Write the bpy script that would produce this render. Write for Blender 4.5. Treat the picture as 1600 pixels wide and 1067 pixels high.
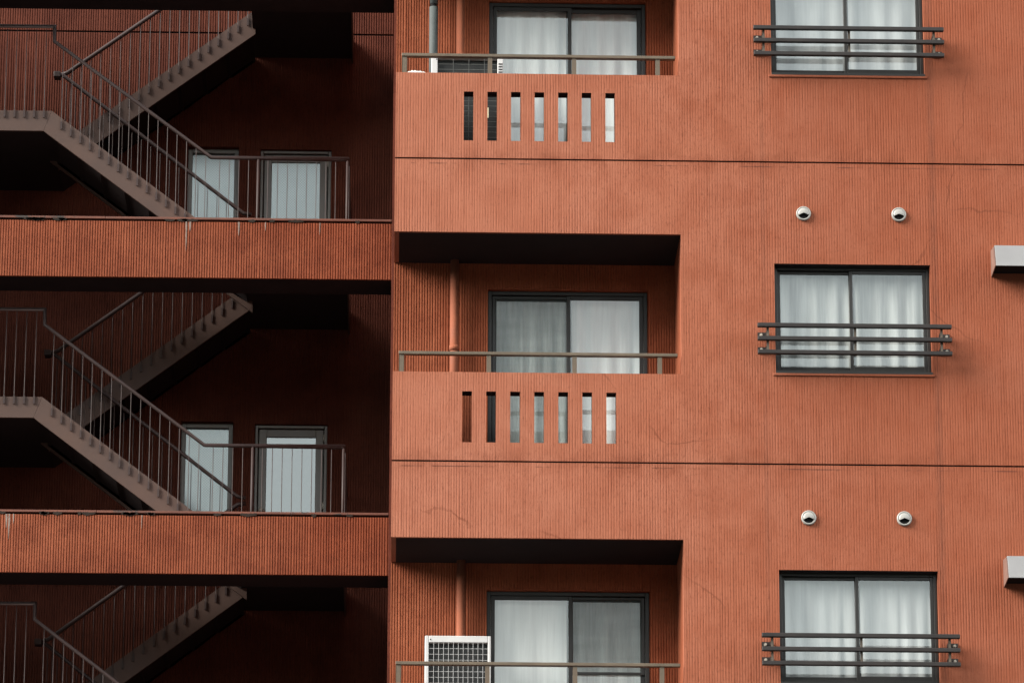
import bpy, math, random
import numpy as np
from mathutils import Matrix, Vector

# ------------------------------------------------------------------ scene, camera, light
for o in list(bpy.data.objects):
    bpy.data.objects.remove(o, do_unlink=True)
SC = bpy.context.scene
COL = SC.collection
R = math.radians

# metres; X right along the facade, Y into the building, Z up from the street
Z0 = 15.26            # height of the floor joint under the upper visible balcony parapet
H = 2.9               # storey height
CAM_POS = Vector((0.0313, -39.313, 1.60))
PITCH, YAW, ROLL, FPX = 0.29376, 0.026857, 0.002623, 7016.6
cam = bpy.data.cameras.new('camera')
cam.sensor_width = 36.0
cam.lens = 36.0 * FPX / 1600.0
cam.clip_start, cam.clip_end = 0.5, 3000.0
camo = bpy.data.objects.new('camera', cam)
COL.objects.link(camo)
F = Vector((math.sin(YAW) * math.cos(PITCH), math.cos(YAW) * math.cos(PITCH), math.sin(PITCH)))
Rt = Vector((math.cos(YAW), -math.sin(YAW), 0))
Up = Rt.cross(F)
R2 = math.cos(ROLL) * Rt + math.sin(ROLL) * Up
U2 = -math.sin(ROLL) * Rt + math.cos(ROLL) * Up
M = Matrix((R2, U2, -F)).transposed().to_4x4()
M.translation = CAM_POS
camo.matrix_world = M
SC.camera = camo

SUN_EL, SUN_AZ = 30.0, -70.0     # degrees; azimuth from the facade normal, negative = from the left
world = bpy.data.worlds.new('World')
SC.world = world
world.use_nodes = True
wn = world.node_tree
wn.nodes.clear()
sky = wn.nodes.new('ShaderNodeTexSky')
sky.sky_type = 'NISHITA'
sky.sun_disc = False
sky.sun_elevation = R(SUN_EL)
sky.sun_rotation = R(180 + SUN_AZ)
sky.air_density = 1.6
sky.dust_density = 1.2
sky.ozone_density = 1.0
hsv = wn.nodes.new('ShaderNodeHueSaturation')      # grey overcast air
hsv.inputs['Saturation'].default_value = 0.22
bg = wn.nodes.new('ShaderNodeBackground')
bg.inputs['Strength'].default_value = 0.050
wo = wn.nodes.new('ShaderNodeOutputWorld')
wn.links.new(sky.outputs[0], hsv.inputs['Color'])
wn.links.new(hsv.outputs[0], bg.inputs['Color'])
wn.links.new(bg.outputs[0], wo.inputs['Surface'])

sl = bpy.data.lights.new('sun', 'SUN')
sl.energy = 1.5
sl.angle = R(36)
sl.color = (1.0, 0.95, 0.88)
suno = bpy.data.objects.new('sun', sl)
COL.objects.link(suno)
d = Vector((math.sin(R(SUN_AZ)) * math.cos(R(SUN_EL)), -math.cos(R(SUN_AZ)) * math.cos(R(SUN_EL)), math.sin(R(SUN_EL))))
suno.rotation_euler = d.to_track_quat('Z', 'Y').to_euler()
suno.location = (-20, -40, 60)

SC.view_settings.view_transform = 'Standard'
SC.view_settings.look = 'None'
SC.view_settings.gamma = 1.0
SC.view_settings.exposure = 2.83
SC.render.engine = 'CYCLES'
SC.cycles.max_bounces = 8
SC.cycles.transparent_max_bounces = 16

rng = np.random.default_rng(7)
random.seed(7)

# ------------------------------------------------------------------ materials
MATS = {}
def newmat(name):
    m = bpy.data.materials.new(name)
    m.use_nodes = True
    MATS[name] = m
    nt = m.node_tree
    return m, nt, nt.nodes['Principled BSDF'], nt.nodes['Material Output']

class N:
    def __init__(s, nt): s.nt = nt
    def node(s, t, **kw):
        n = s.nt.nodes.new(t)
        for k, v in kw.items(): setattr(n, k, v)
        return n
    def link(s, a, b): s.nt.links.new(a, b)
    def coord(s, scale=(1, 1, 1)):
        tc = s.node('ShaderNodeTexCoord'); mp = s.node('ShaderNodeMapping')
        mp.inputs['Scale'].default_value = scale
        s.link(tc.outputs['Object'], mp.inputs['Vector'])
        return mp.outputs[0]
    def noise(s, vec, scale, detail=3.0, rough=0.55):
        n = s.node('ShaderNodeTexNoise')
        n.inputs['Scale'].default_value = scale
        n.inputs['Detail'].default_value = detail
        n.inputs['Roughness'].default_value = rough
        s.link(vec, n.inputs['Vector'])
        return n.outputs['Fac']
    def ramp(s, fac, a, b, ca=0.0, cb=1.0):
        n = s.node('ShaderNodeMapRange')
        n.inputs['From Min'].default_value = a; n.inputs['From Max'].default_value = b
        n.inputs['To Min'].default_value = ca; n.inputs['To Max'].default_value = cb
        s.link(fac, n.inputs['Value'])
        return n.outputs[0]
    def math(s, op, a, b):
        n = s.node('ShaderNodeMath', operation=op)
        for i, v in enumerate((a, b)):
            if isinstance(v, (int, float)): n.inputs[i].default_value = v
            else: s.link(v, n.inputs[i])
        return n.outputs[0]
    def mix(s, fac, a, b, mode='MIX'):
        n = s.node('ShaderNodeMix', data_type='RGBA', blend_type=mode)
        if isinstance(fac, (int, float)): n.inputs[0].default_value = fac
        else: s.link(fac, n.inputs[0])
        for i, v in ((6, a), (7, b)):
            if isinstance(v, tuple): n.inputs[i].default_value = v + (1,) if len(v) == 3 else v
            else: s.link(v, n.inputs[i])
        return n.outputs[2]
    def bump(s, h, strength, dist, bsdf):
        b = s.node('ShaderNodeBump')
        b.inputs['Strength'].default_value = strength
        b.inputs['Distance'].default_value = dist
        s.link(h, b.inputs['Height'])
        s.link(b.outputs[0], bsdf.inputs['Normal'])

def paint_wall(name, base, pale, dark, weather=True, streak=0.5):
    m, nt, b, out = newmat(name)
    g = N(nt)
    v = g.coord()
    big = g.noise(v, 0.7, 3)
    mid = g.noise(v, 3.2, 5, 0.62)
    sv = g.coord((30, 30, 1.3))
    st = g.noise(sv, 1.0, 5, 0.65)
    sv2 = g.coord((120, 120, 9))
    st2 = g.noise(sv2, 1.0, 3, 0.6)
    fine = g.noise(v, 85, 3, 0.7)
    c = g.mix(g.ramp(big, 0.38, 0.64), base, pale)
    c = g.mix(g.ramp(mid, 0.42, 0.70, 0, 0.70), c, dark)
    c = g.mix(g.ramp(st, 0.50, 0.78, 0, streak * 0.75), c, dark)
    c = g.mix(g.ramp(st2, 0.50, 0.80, 0, 0.36), c, dark)
    grit = g.noise(g.coord((62, 62, 24)), 1.0, 3, 0.6)
    c = g.mix(g.ramp(grit, 0.55, 0.68, 0, 0.60), c, tuple(q * 0.62 for q in dark))
    if weather:
        # paler tone near the balcony corner, darker to the right
        tc = g.node('ShaderNodeTexCoord'); sp = g.node('ShaderNodeSeparateXYZ')
        g.link(tc.outputs['Object'], sp.inputs[0])
        wx = g.math('ADD', sp.outputs[0], g.ramp(big, 0.3, 0.7, -0.7, 0.7))
        c = g.mix(g.ramp(wx, 2.9, 0.4, 0, 0.45), c, tuple(q * 1.06 for q in pale))
        c = g.mix(g.ramp(wx, 2.4, 4.6, 0, 0.55), c, dark)
        zz = g.math('MULTIPLY', g.math('FRACT', g.math('MULTIPLY', g.math('SUBTRACT', sp.outputs[2], Z0), 1 / H), 0.0), H)
        # grime lines just below the storey joints
        jl = g.math('MULTIPLY', g.math('LESS_THAN', g.math('ABSOLUTE', g.math('SUBTRACT', zz, H - 0.048), 0.0), 0.005), g.ramp(g.noise(g.coord((2.2, 2.2, 1)), 1.0, 4, 0.7), 0.50, 0.60))
        c = g.mix(g.math('MULTIPLY', jl, 0.75), c, (0.05, 0.017, 0.012))
        soot = g.math('MULTIPLY', g.ramp(g.math('ABSOLUTE', g.math('SUBTRACT', zz, H * 0.5), 0.0), H * 0.5 - 0.14, H * 0.5), g.ramp(mid, 0.40, 0.62))
        c = g.mix(g.math('MULTIPLY', soot, 0.40), c, tuple(q * 0.6 for q in dark))
        # rain-washed patch below each window
        px = g.math('MULTIPLY', g.ramp(sp.outputs[0], 3.46, 3.52), g.ramp(sp.outputs[0], 4.92, 4.98, 1, 0))
        pz = g.math('MULTIPLY', g.ramp(zz, 0.10, 0.80, 0.15, 1), g.ramp(zz, 0.83, 0.84, 1, 0))
        c = g.mix(g.math('MULTIPLY', g.math('MULTIPLY', px, pz), g.ramp(st, 0.25, 0.65, 0.1, 0.6)), c, tuple(q * 0.92 for q in dark))
        # hairline cracks and filled scars
        vo = g.node('ShaderNodeTexVoronoi', feature='DISTANCE_TO_EDGE'); vo.inputs['Scale'].default_value = 0.55
        wv = g.node('ShaderNodeVectorMath', operation='ADD')
        wn_ = g.node('ShaderNodeTexNoise'); wn_.inputs['Scale'].default_value = 2.5; wn_.inputs['Detail'].default_value = 4
        g.link(v, wn_.inputs['Vector']); sc_n = g.node('ShaderNodeVectorMath', operation='SCALE'); sc_n.inputs['Scale'].default_value = 0.28; g.link(wn_.outputs['Color'], sc_n.inputs[0]); g.link(v, wv.inputs[0]); g.link(sc_n.outputs[0], wv.inputs[1]); g.link(wv.outputs[0], vo.inputs['Vector'])
        crk = g.math('MULTIPLY', g.math('LESS_THAN', vo.outputs['Distance'], 0.0038), g.ramp(g.noise(v, 0.9, 2), 0.54, 0.60))
        c = g.mix(g.math('MULTIPLY', crk, 0.5), c, tuple(q * 0.55 for q in dark))
        # dirty runs below the ends of the window sills
        for xc, wd, amt in ((4.985, 0.05, 0.5), (3.405, 0.03, 0.35)):
            dx = g.math('ABSOLUTE', g.math('SUBTRACT', sp.outputs[0], xc), 0.0)
            run = g.math('MULTIPLY', g.ramp(dx, 0.0, wd, 1, 0), g.ramp(st2, 0.3, 0.6))
            c = g.mix(g.math('MULTIPLY', run, amt), c, (0.075, 0.026, 0.017))
    speck = g.noise(v, 38, 2, 0.5)
    c = g.mix(g.ramp(speck, 0.66, 0.74, 0, 0.45), c, (0.08, 0.026, 0.015))
    c = g.mix(g.ramp(fine, 0.35, 0.75, 0, 0.22), c, pale)
    g.link(c, b.inputs['Base Color'])
    b.inputs['Roughness'].default_value = 0.92
    b.inputs['Specular IOR Level'].default_value = 0.22
    hh = g.math('ADD', g.math('MULTIPLY', fine, 0.6), g.math('MULTIPLY', st2, 0.8))
    g.bump(hh, 0.5, 0.004, b)
    return m

paint_wall('paint_facade', (0.270, 0.087, 0.045), (0.308, 0.115, 0.068), (0.200, 0.049, 0.020))
paint_wall('paint_ribbed', (0.250, 0.070, 0.030), (0.285, 0.086, 0.040), (0.165, 0.036, 0.014), weather=False)
paint_wall('paint_shaft_shade', (0.098, 0.027, 0.015), (0.120, 0.034, 0.019), (0.058, 0.014, 0.008), weather=False)  # stairwell shade put into a darker copy of the wall paint
paint_wall('paint_band', (0.225, 0.058, 0.025), (0.262, 0.078, 0.037), (0.125, 0.027, 0.012), weather=False, streak=0.65)

def plain(name, col, rough=0.6, metal=0.0, spec=0.5, var=0.25, scale=6.0, stretch=(1, 1, 1), bump=0.0):
    m, nt, b, out = newmat(name)
    g = N(nt)
    v = g.coord(stretch)
    n1 = g.noise(v, scale, 5, 0.6)
    n2 = g.noise(v, scale * 9, 3, 0.6)
    dk = tuple(x * (1 - var) for x in col); lt = tuple(min(1, x * (1 + var * 0.6)) for x in col)
    c = g.mix(g.ramp(n1, 0.3, 0.7), dk, lt)
    c = g.mix(g.ramp(n2, 0.5, 0.8, 0, var), c, tuple(x * 0.55 for x in col))
    g.link(c, b.inputs['Base Color'])
    g.link(g.ramp(n1, 0.2, 0.8, max(0.05, rough - 0.1), min(1, rough + 0.12)), b.inputs['Roughness'])
    b.inputs['Metallic'].default_value = metal
    b.inputs['Specular IOR Level'].default_value = spec
    if bump: g.bump(n2, bump, 0.003, b)
    return m

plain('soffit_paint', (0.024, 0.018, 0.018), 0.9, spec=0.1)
plain('concrete_floor', (0.16, 0.14, 0.125), 0.9, spec=0.2, bump=0.2)
plain('bronze_rail', (0.12, 0.092, 0.062), 0.45, metal=0.25, var=0.2)
plain('guard_steel', (0.019, 0.015, 0.013), 0.5, metal=0.2, var=0.3)
plain('guard_bracket', (0.12, 0.095, 0.07), 0.5, metal=0.3)
plain('bolt_steel', (0.40, 0.36, 0.30), 0.45, metal=0.3)
plain('window_alu', (0.026, 0.025, 0.023), 0.42, metal=0.35, var=0.2, stretch=(1, 1, .2))
plain('alu_shaft', (0.15, 0.14, 0.125), 0.42, metal=0.3, var=0.2)
plain('stair_steel', (0.066, 0.034, 0.023), 0.65, var=0.22, scale=3.0)
plain('stair_rail', (0.034, 0.017, 0.014), 0.62, metal=0.0, var=0.35)
plain('pipe_orange', (0.22, 0.062, 0.026), 0.85, var=0.15)
plain('pipe_grey', (0.058, 0.070, 0.069), 0.75, var=0.15)
plain('ac_white', (0.50, 0.50, 0.49), 0.45, var=0.07)
plain('ac_dark', (0.012, 0.014, 0.013), 0.6)
plain('grille_grey', (0.11, 0.115, 0.105), 0.5)
plain('vent_white', (0.30, 0.295, 0.27), 0.35, var=0.12, scale=14)
plain('hood_white', (0.20, 0.20, 0.20), 0.5, var=0.06)
plain('hood_side', (0.16, 0.09, 0.07), 0.6)
plain('dark_hollow', (0.012, 0.012, 0.012), 0.9, spec=0.1)
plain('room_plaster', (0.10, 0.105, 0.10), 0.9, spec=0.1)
plain('cap_metal', (0.13, 0.042, 0.023), 0.7, var=0.3)
plain('lime', (0.24, 0.19, 0.16), 0.95, spec=0.1, var=0.3, scale=30)
plain('mould', (0.028, 0.022, 0.018), 0.95, spec=0.1)
plain('plastic_white', (0.42, 0.42, 0.39), 0.5, var=0.1)
plain('asphalt', (0.05, 0.05, 0.052), 0.95, spec=0.2, scale=0.5)
plain('cream_label', (0.72, 0.66, 0.45), 0.6, var=0.1)

# mould on the metal capping
m = MATS['cap_metal']; g = N(m.node_tree); b = m.node_tree.nodes['Principled BSDF']
old = b.inputs['Base Color'].links[0].from_socket
nz = g.noise(g.coord((1, 1, 3)), 3.5, 4, 0.7)
g.link(g.mix(g.ramp(nz, 0.60, 0.66), old, (0.03, 0.022, 0.018)), b.inputs['Base Color'])

def fabric(name, col, transl=0.08, low=0.80):
    m, nt, b, out = newmat(name)
    g = N(nt)
    v = g.coord()
    n1 = g.noise(g.coord((15, 3, 0.8)), 1.0, 4, 0.65)
    n2 = g.noise(v, 3.0, 4, 0.6)
    c = g.mix(g.ramp(n1, 0.35, 0.7), tuple(x * low for x in col), col)  # vertical colour bands painted in for the shading of folds
    c = g.mix(g.ramp(n2, 0.5, 0.75, 0, 0.2), c, tuple(x * 0.8 for x in col))
    g.link(c, b.inputs['Base Color'])
    b.inputs['Roughness'].default_value = 0.95
    b.inputs['Specular IOR Level'].default_value = 0.1
    tr = g.node('ShaderNodeBsdfTranslucent')
    g.link(c, tr.inputs['Color'])
    mx = g.node('ShaderNodeMixShader'); mx.inputs[0].default_value = transl
    g.link(b.outputs[0], mx.inputs[1]); g.link(tr.outputs[0], mx.inputs[2])
    g.link(mx.outputs[0], out.inputs['Surface'])
fabric('curtain_white', (0.88, 0.88, 0.86))
fabric('curtain_grey', (0.90, 0.93, 0.90), low=0.50)
fabric('curtain_lined', (0.46, 0.465, 0.465))
fabric('curtain_creased', (0.47, 0.475, 0.465), low=0.66)
fabric('curtain_sheer', (0.36, 0.40, 0.37), 0.35)

def schlick(g, r0):      # reflectance of a thin pane (both faces), the same from either side
    lw = g.node('ShaderNodeLayerWeight'); lw.inputs['Blend'].default_value = 0.5
    return g.math('ADD', g.math('MULTIPLY', g.math('POWER', lw.outputs['Facing'], 5.0), 1 - r0), r0)

def glass(name, ior, tint=(1, 1, 1), wavy=0.0, frost=0.0):
    m, nt, b, out = newmat(name)
    nt.nodes.remove(b)
    g = N(nt)
    refl = schlick(g, ior)
    tr = g.node('ShaderNodeBsdfTransparent'); tr.inputs['Color'].default_value = tint + (1,)
    gl = g.node('ShaderNodeBsdfGlossy'); gl.inputs['Roughness'].default_value = frost; gl.inputs['Color'].default_value = (0.93, 1.0, 0.98, 1)
    if wavy:
        bp = g.node('ShaderNodeBump'); bp.inputs['Strength'].default_value = wavy; bp.inputs['Distance'].default_value = 0.02
        g.link(g.noise(g.coord((1, 1, 1)), 2.2, 2), bp.inputs['Height'])
        g.link(bp.outputs[0], gl.inputs['Normal'])
    mx = g.node('ShaderNodeMixShader')
    g.link(refl, mx.inputs[0]); g.link(tr.outputs[0], mx.inputs[1]); g.link(gl.outputs[0], mx.inputs[2])
    g.link(mx.outputs[0], out.inputs['Surface'])
glass('glass_window', 0.13, (0.96, 0.985, 0.975), wavy=0.02, frost=0.02)
glass('glass_door', 0.24, (0.35, 0.38, 0.37), wavy=0.03, frost=0.08)

m, nt, b, out = newmat('wire_glass')     # figured glass with a diagonal wire net
nt.nodes.remove(b)
g = N(nt)
tc = g.node('ShaderNodeTexCoord'); sp = g.node('ShaderNodeSeparateXYZ'); g.link(tc.outputs['Object'], sp.inputs[0])
def wires(sgn):
    u = g.math('MULTIPLY', g.math('ADD', sp.outputs[0], g.math('MULTIPLY', sp.outputs[2], sgn)), 1 / 0.028)
    f = g.math('FRACT', u, 0.0)
    return g.math('LESS_THAN', f, 0.16)
wire = g.math('MAXIMUM', wires(1.0), wires(-1.0))
refl = schlick(g, 0.27)
tr = g.node('ShaderNodeBsdfTransparent'); tr.inputs['Color'].default_value = (0.3, 0.34, 0.33, 1)
gl = g.node('ShaderNodeBsdfGlossy'); gl.inputs['Roughness'].default_value = 0.16; gl.inputs['Color'].default_value = (0.90, 1.0, 0.97, 1)
mx = g.node('ShaderNodeMixShader')
g.link(refl, mx.inputs[0]); g.link(tr.outputs[0], mx.inputs[1]); g.link(gl.outputs[0], mx.inputs[2])
df = g.node('ShaderNodeBsdfDiffuse'); df.inputs['Color'].default_value = (0.12, 0.13, 0.13, 1)
mx2 = g.node('ShaderNodeMixShader')
g.link(g.math('MULTIPLY', wire, 0.7), mx2.inputs[0]); g.link(mx.outputs[0], mx2.inputs[1]); g.link(df.outputs[0], mx2.inputs[2])
g.link(mx2.outputs[0], out.inputs['Surface'])

m, nt, b, out = newmat('insect_mesh')
g = N(nt)
b.inputs['Base Color'].default_value = (0.075, 0.10, 0.095, 1); b.inputs['Roughness'].default_value = 0.8
tr = g.node('ShaderNodeBsdfTransparent')
mx = g.node('ShaderNodeMixShader')
g.link(g.ramp(g.noise(g.coord((1, 1, 6)), 1.8, 4, 0.6), 0.3, 0.7, 0.33, 0.43), mx.inputs[0])
g.link(tr.outputs[0], mx.inputs[1]); g.link(b.outputs[0], mx.inputs[2])
g.link(mx.outputs[0], out.inputs['Surface'])

# ------------------------------------------------------------------ builders
class MB:
    def __init__(s): s.v = []; s.f = []
    def add(s, vs, fs):
        o = len(s.v); s.v += [tuple(p) for p in vs]; s.f += [tuple(o + i for i in f) for f in fs]; return s
    def box(s, x0, x1, y0, y1, z0, z1):
        return s.add([(x0, y0, z0), (x1, y0, z0), (x1, y1, z0), (x0, y1, z0), (x0, y0, z1), (x1, y0, z1), (x1, y1, z1), (x0, y1, z1)],
                     [(0, 3, 2, 1), (4, 5, 6, 7), (0, 1, 5, 4), (1, 2, 6, 5), (2, 3, 7, 6), (3, 0, 4, 7)])
    def prism(s, poly, y0, y1):      # polygon in XZ (counter-clockwise seen from -Y), extruded along Y
        n = len(poly)
        vs = [(x, y0, z) for x, z in poly] + [(x, y1, z) for x, z in poly]
        fs = [tuple(range(n)), tuple(range(2 * n - 1, n - 1, -1))]
        fs += [(i, i + n, (i + 1) % n + n, (i + 1) % n) for i in range(n)]
        return s.add(vs, fs)
    def prism_x(s, poly, x0, x1):    # polygon in YZ extruded along X
        n = len(poly)
        vs = [(x0, y, z) for y, z in poly] + [(x1, y, z) for y, z in poly]
        fs = [tuple(range(n - 1, -1, -1)), tuple(range(n, 2 * n))]
        fs += [(i, (i + 1) % n, (i + 1) % n + n, i + n) for i in range(n)]
        return s.add(vs, fs)
    def tube(s, pts, r, n=10):
        pts = [Vector(p) for p in pts]; vs = []; fs = []
        prev = None
        for i, p in enumerate(pts):
            a = pts[max(i - 1, 0)]; c = pts[min(i + 1, len(pts) - 1)]
            t1 = (p - a).normalized() if i > 0 else (c - p).normalized()
            t2 = (c - p).normalized() if i < len(pts) - 1 else t1
            t = (t1 + t2).normalized()
            if prev is None:
                ref = Vector((0, 1, 0)) if abs(t.y) < 0.9 else Vector((1, 0, 0))
                u = (ref - t * ref.dot(t)).normalized()
            else:
                u = (prev - t * prev.dot(t)).normalized()
            prev = u; w = t.cross(u)
            k = 1.0 / max(0.5, t1.dot(t))
            rr = r[i] if isinstance(r, (list, tuple)) else r
            for j in range(n):
                an = 2 * math.pi * j / n
                vs.append(p + (u * math.cos(an) + w * math.sin(an)) * rr * (k if 0 < i < len(pts) - 1 else 1))
        for i in range(len(pts) - 1):
            for j in range(n):
                fs.append((i * n + j, i * n + (j + 1) % n, (i + 1) * n + (j + 1) % n, (i + 1) * n + j))
        fs.append(tuple(range(n - 1, -1, -1))); fs.append(tuple(range((len(pts) - 1) * n, len(pts) * n)))
        return s.add(vs, fs)
    def lathe_y(s, prof, cx, cz, n=24):   # profile (radius, y)
        vs = []; fs = []
        for r, y in prof:
            for j in range(n):
                a = 2 * math.pi * j / n
                vs.append((cx + r * math.cos(a), y, cz + r * math.sin(a)))
        for i in range(len(prof) - 1):
            for j in range(n):
                fs.append((i * n + j, (i + 1) * n + j, (i + 1) * n + (j + 1) % n, i * n + (j + 1) % n))
        fs.append(tuple(range((len(prof) - 1) * n, len(prof) * n)))
        return s.add(vs, fs)
    def mesh(s, name, mat):
        me = bpy.data.meshes.new(name)
        me.from_pydata(s.v, [], s.f)
        me.materials.append(MATS[mat])
        me.update()
        return me
    def build(s, name, mat, parent=None, bevel=0.0, smooth=False):
        o = bpy.data.objects.new(name, s.mesh(name, mat))
        COL.objects.link(o)
        attach(o, parent)
        if smooth:
            for p in o.data.polygons: p.use_smooth = len(p.vertices) == 4
        if bevel:
            bv = o.modifiers.new('bevel', 'BEVEL'); bv.width = bevel; bv.segments = 2; bv.limit_method = 'ANGLE'
        return o

def attach(o, parent, loc=(0, 0, 0)):
    """local frames of all parts coincide with the world frame; only the Empties sit at the things' bases"""
    off = Vector((0, 0, 0))
    if parent is not None:
        o.parent = parent
        if parent.type == 'EMPTY': off = -Vector(parent.location)
    o.location = Vector(loc) + off

def tag(o, label=None, cat=None, group=None, kind=None):
    if label: o['label'] = label
    if cat: o['category'] = cat
    if group: o['group'] = group
    if kind: o['kind'] = kind
    return o

def thing(name, loc, label, cat, group=None):
    o = bpy.data.objects.new(name, None)
    COL.objects.link(o)
    o.location = loc
    o.empty_display_size = 0.2
    return tag(o, label, cat, group)

def place(me, name, parent, loc):
    o = bpy.data.objects.new(name, me)
    COL.objects.link(o)
    attach(o, parent, loc)
    return o

PITCH_RIB = 0.025
LAT = 0.11
RT = rng.random((4096, 400))
WV = [(rng.uniform(0.6, 5), rng.uniform(0.6, 4), rng.uniform(0, 6.3), rng.uniform(0.5, 1)) for _ in range(9)]
def fill(x, z):
    s = 0
    for a, b_, ph, w in WV: s = s + w * np.sin(a * x + b_ * z * (1 if ph > 3 else -1) + ph)
    return s / 4.0

def ribbed(mb, x0, x1, z0, z1, yf, depth, holes=(), uneven=0.6, step=LAT, fold=0.03, folds='LRTB'):
    """a fluted wall sheet facing -Y at yf: real flutes every 25 mm, unevenly clogged with paint"""
    i0, i1 = math.floor(x0 / PITCH_RIB) - 1, math.ceil(x1 / PITCH_RIB) + 1
    cols = []
    for i in range(i0, i1 + 1):
        bx = i * PITCH_RIB
        j = (RT[(i * 7) % 4096, 3] - 0.5) * 0.003
        for off, dd in ((0.0, 0), (0.50, 0), (0.62, 1), (0.88, 1)):
            x = bx + off * PITCH_RIB + j
            if x0 + 0.002 < x < x1 - 0.002: cols.append((x, dd, i))
    edges = [x0, x1] + [h[0] for h in holes] + [h[1] for h in holes]
    cols = [c for c in cols if min(abs(c[0] - e) for e in edges) > 0.0015]
    for e in set(edges): cols.append((e, 0, int(round(e / PITCH_RIB))))
    cols.sort()
    zs = [z0, z1] + [h[2] for h in holes] + [h[3] for h in holes]
    k = math.floor(z0 / step)
    while k * step < z1:
        z = k * step
        if z > z0 and min(abs(z - e) for e in zs[:2 + 2 * len(holes)]) > 0.02: zs.append(z)
        k += 1
    zs = sorted(set(zs))
    X = np.array([c[0] for c in cols]); Dd = np.array([c[1] for c in cols], float); I = np.array([c[2] for c in cols])
    Z = np.array(zs)
    kk = np.clip((Z / LAT), 0, 398); k0 = kk.astype(int); fz = kk - k0
    tab = RT[I % 4096]
    val = tab[:, k0] * (1 - fz) + tab[:, k0 + 1] * fz
    mod = (1 - uneven) + uneven * np.clip(0.55 + 1.1 * (val - 0.5) + 0.55 * fill(X[:, None], Z[None, :]), 0.0, 1.35)
    Y = yf + Dd[:, None] * depth * mod + 0.0016 * fill(X[:, None] * 3.1, Z[None, :] * 2.3)
    n, m_ = len(X), len(Z)
    vs = [(X[a], Y[a, b_], Z[b_]) for a in range(n) for b_ in range(m_)]
    fs = []
    def hole(xc, zc): return any(h[0] < xc < h[1] and h[2] < zc < h[3] for h in holes)
    for a in range(n - 1):
        xc = (X[a] + X[a + 1]) / 2
        hs = [h for h in holes if h[0] < xc < h[1]]
        for b_ in range(m_ - 1):
            if hs:
                zc = (Z[b_] + Z[b_ + 1]) / 2
                if any(h[2] < zc < h[3] for h in hs): continue
            fs.append((a * m_ + b_, (a + 1) * m_ + b_, (a + 1) * m_ + b_ + 1, a * m_ + b_ + 1))
    mb.add(vs, fs)
    yb = yf + fold
    def strip(pts):
        q = [(p[0], yb, p[2]) for p in pts]; c = len(pts)
        mb.add(pts + q, [(i, i + 1, i + 1 + c, i + c) for i in range(c - 1)])
    P = lambda a, b_: (X[a], Y[a, b_], Z[b_])
    if 'B' in folds: strip([P(a, 0) for a in range(n)])
    if 'T' in folds: strip([P(a, m_ - 1) for a in range(n - 1, -1, -1)])
    if 'L' in folds: strip([P(0, b_) for b_ in range(m_ - 1, -1, -1)])
    if 'R' in folds: strip([P(n - 1, b_) for b_ in range(m_)])
    for h in holes:
        ia = [a for a in range(n) if h[0] - 1e-6 <= X[a] <= h[1] + 1e-6]
        ib = [b_ for b_ in range(m_) if h[2] - 1e-6 <= Z[b_] <= h[3] + 1e-6]
        strip([P(a, ib[-1]) for a in ia]); strip([P(a, ib[0]) for a in ia[::-1]])
        strip([P(ia[0], b_) for b_ in ib]); strip([P(ia[-1], b_) for b_ in ib[::-1]])

# ------------------------------------------------------------------ ground
gm = MB()
gm.add([(-1500, -1500, 0), (1500, -1500, 0), (1500, 1500, 0), (-1500, 1500, 0)], [(0, 1, 2, 3)])
tag(gm.build('street', 'asphalt'), kind='structure')

# unseen ridge added to cut the sky light reaching stairwell and balconies
hm = MB(); vs = []; fs = []; na = 120
for i in range(na + 1):
    a = math.radians(150 + 240 * i / na)
    hgt = 92 + 9 * math.sin(i * .31) + 6 * math.sin(i * .83 + 1) + 3 * math.sin(i * 2.1)
    for r_, h_ in ((330, -1.0), (430, hgt * .55), (520, hgt), (680, hgt * .6), (900, -1.0)):
        vs.append((r_ * math.cos(a), r_ * math.sin(a) * 1.0, h_))
for i in range(na):
    for j in range(4): fs.append((i * 5 + j, (i + 1) * 5 + j, (i + 1) * 5 + j + 1, i * 5 + j + 1))
hm.add(vs, fs)
plain('blocker_green', (0.045, 0.06, 0.03), 0.95, spec=0.1, scale=0.05, var=0.4)
tag(hm.build('sky_blocker_ridge', 'blocker_green'), kind='structure')

# ------------------------------------------------------------------ apartment block
XR = 8.4            # right end of the modelled facade
XB = 2.641          # right jamb of the balcony opening
YB = 0.95           # balcony back wall
WX0, WX1, WZ0, WZ1 = 3.502, 4.942, 0.872, 1.913
ZP, ZT = 0.842, 2.185
DX0, DX1, DZ1 = 0.885, 2.389, 1.935      # balcony door opening
SLOTS = [(0.634 + i * 0.2193, 0.634 + i * 0.2193 + 0.089) for i in range(7)]
SZ0, SZ1 = 0.178, 0.660
STOREYS = (-1, 0, 1, 2)
def zj(s): return Z0 - H * s

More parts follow.
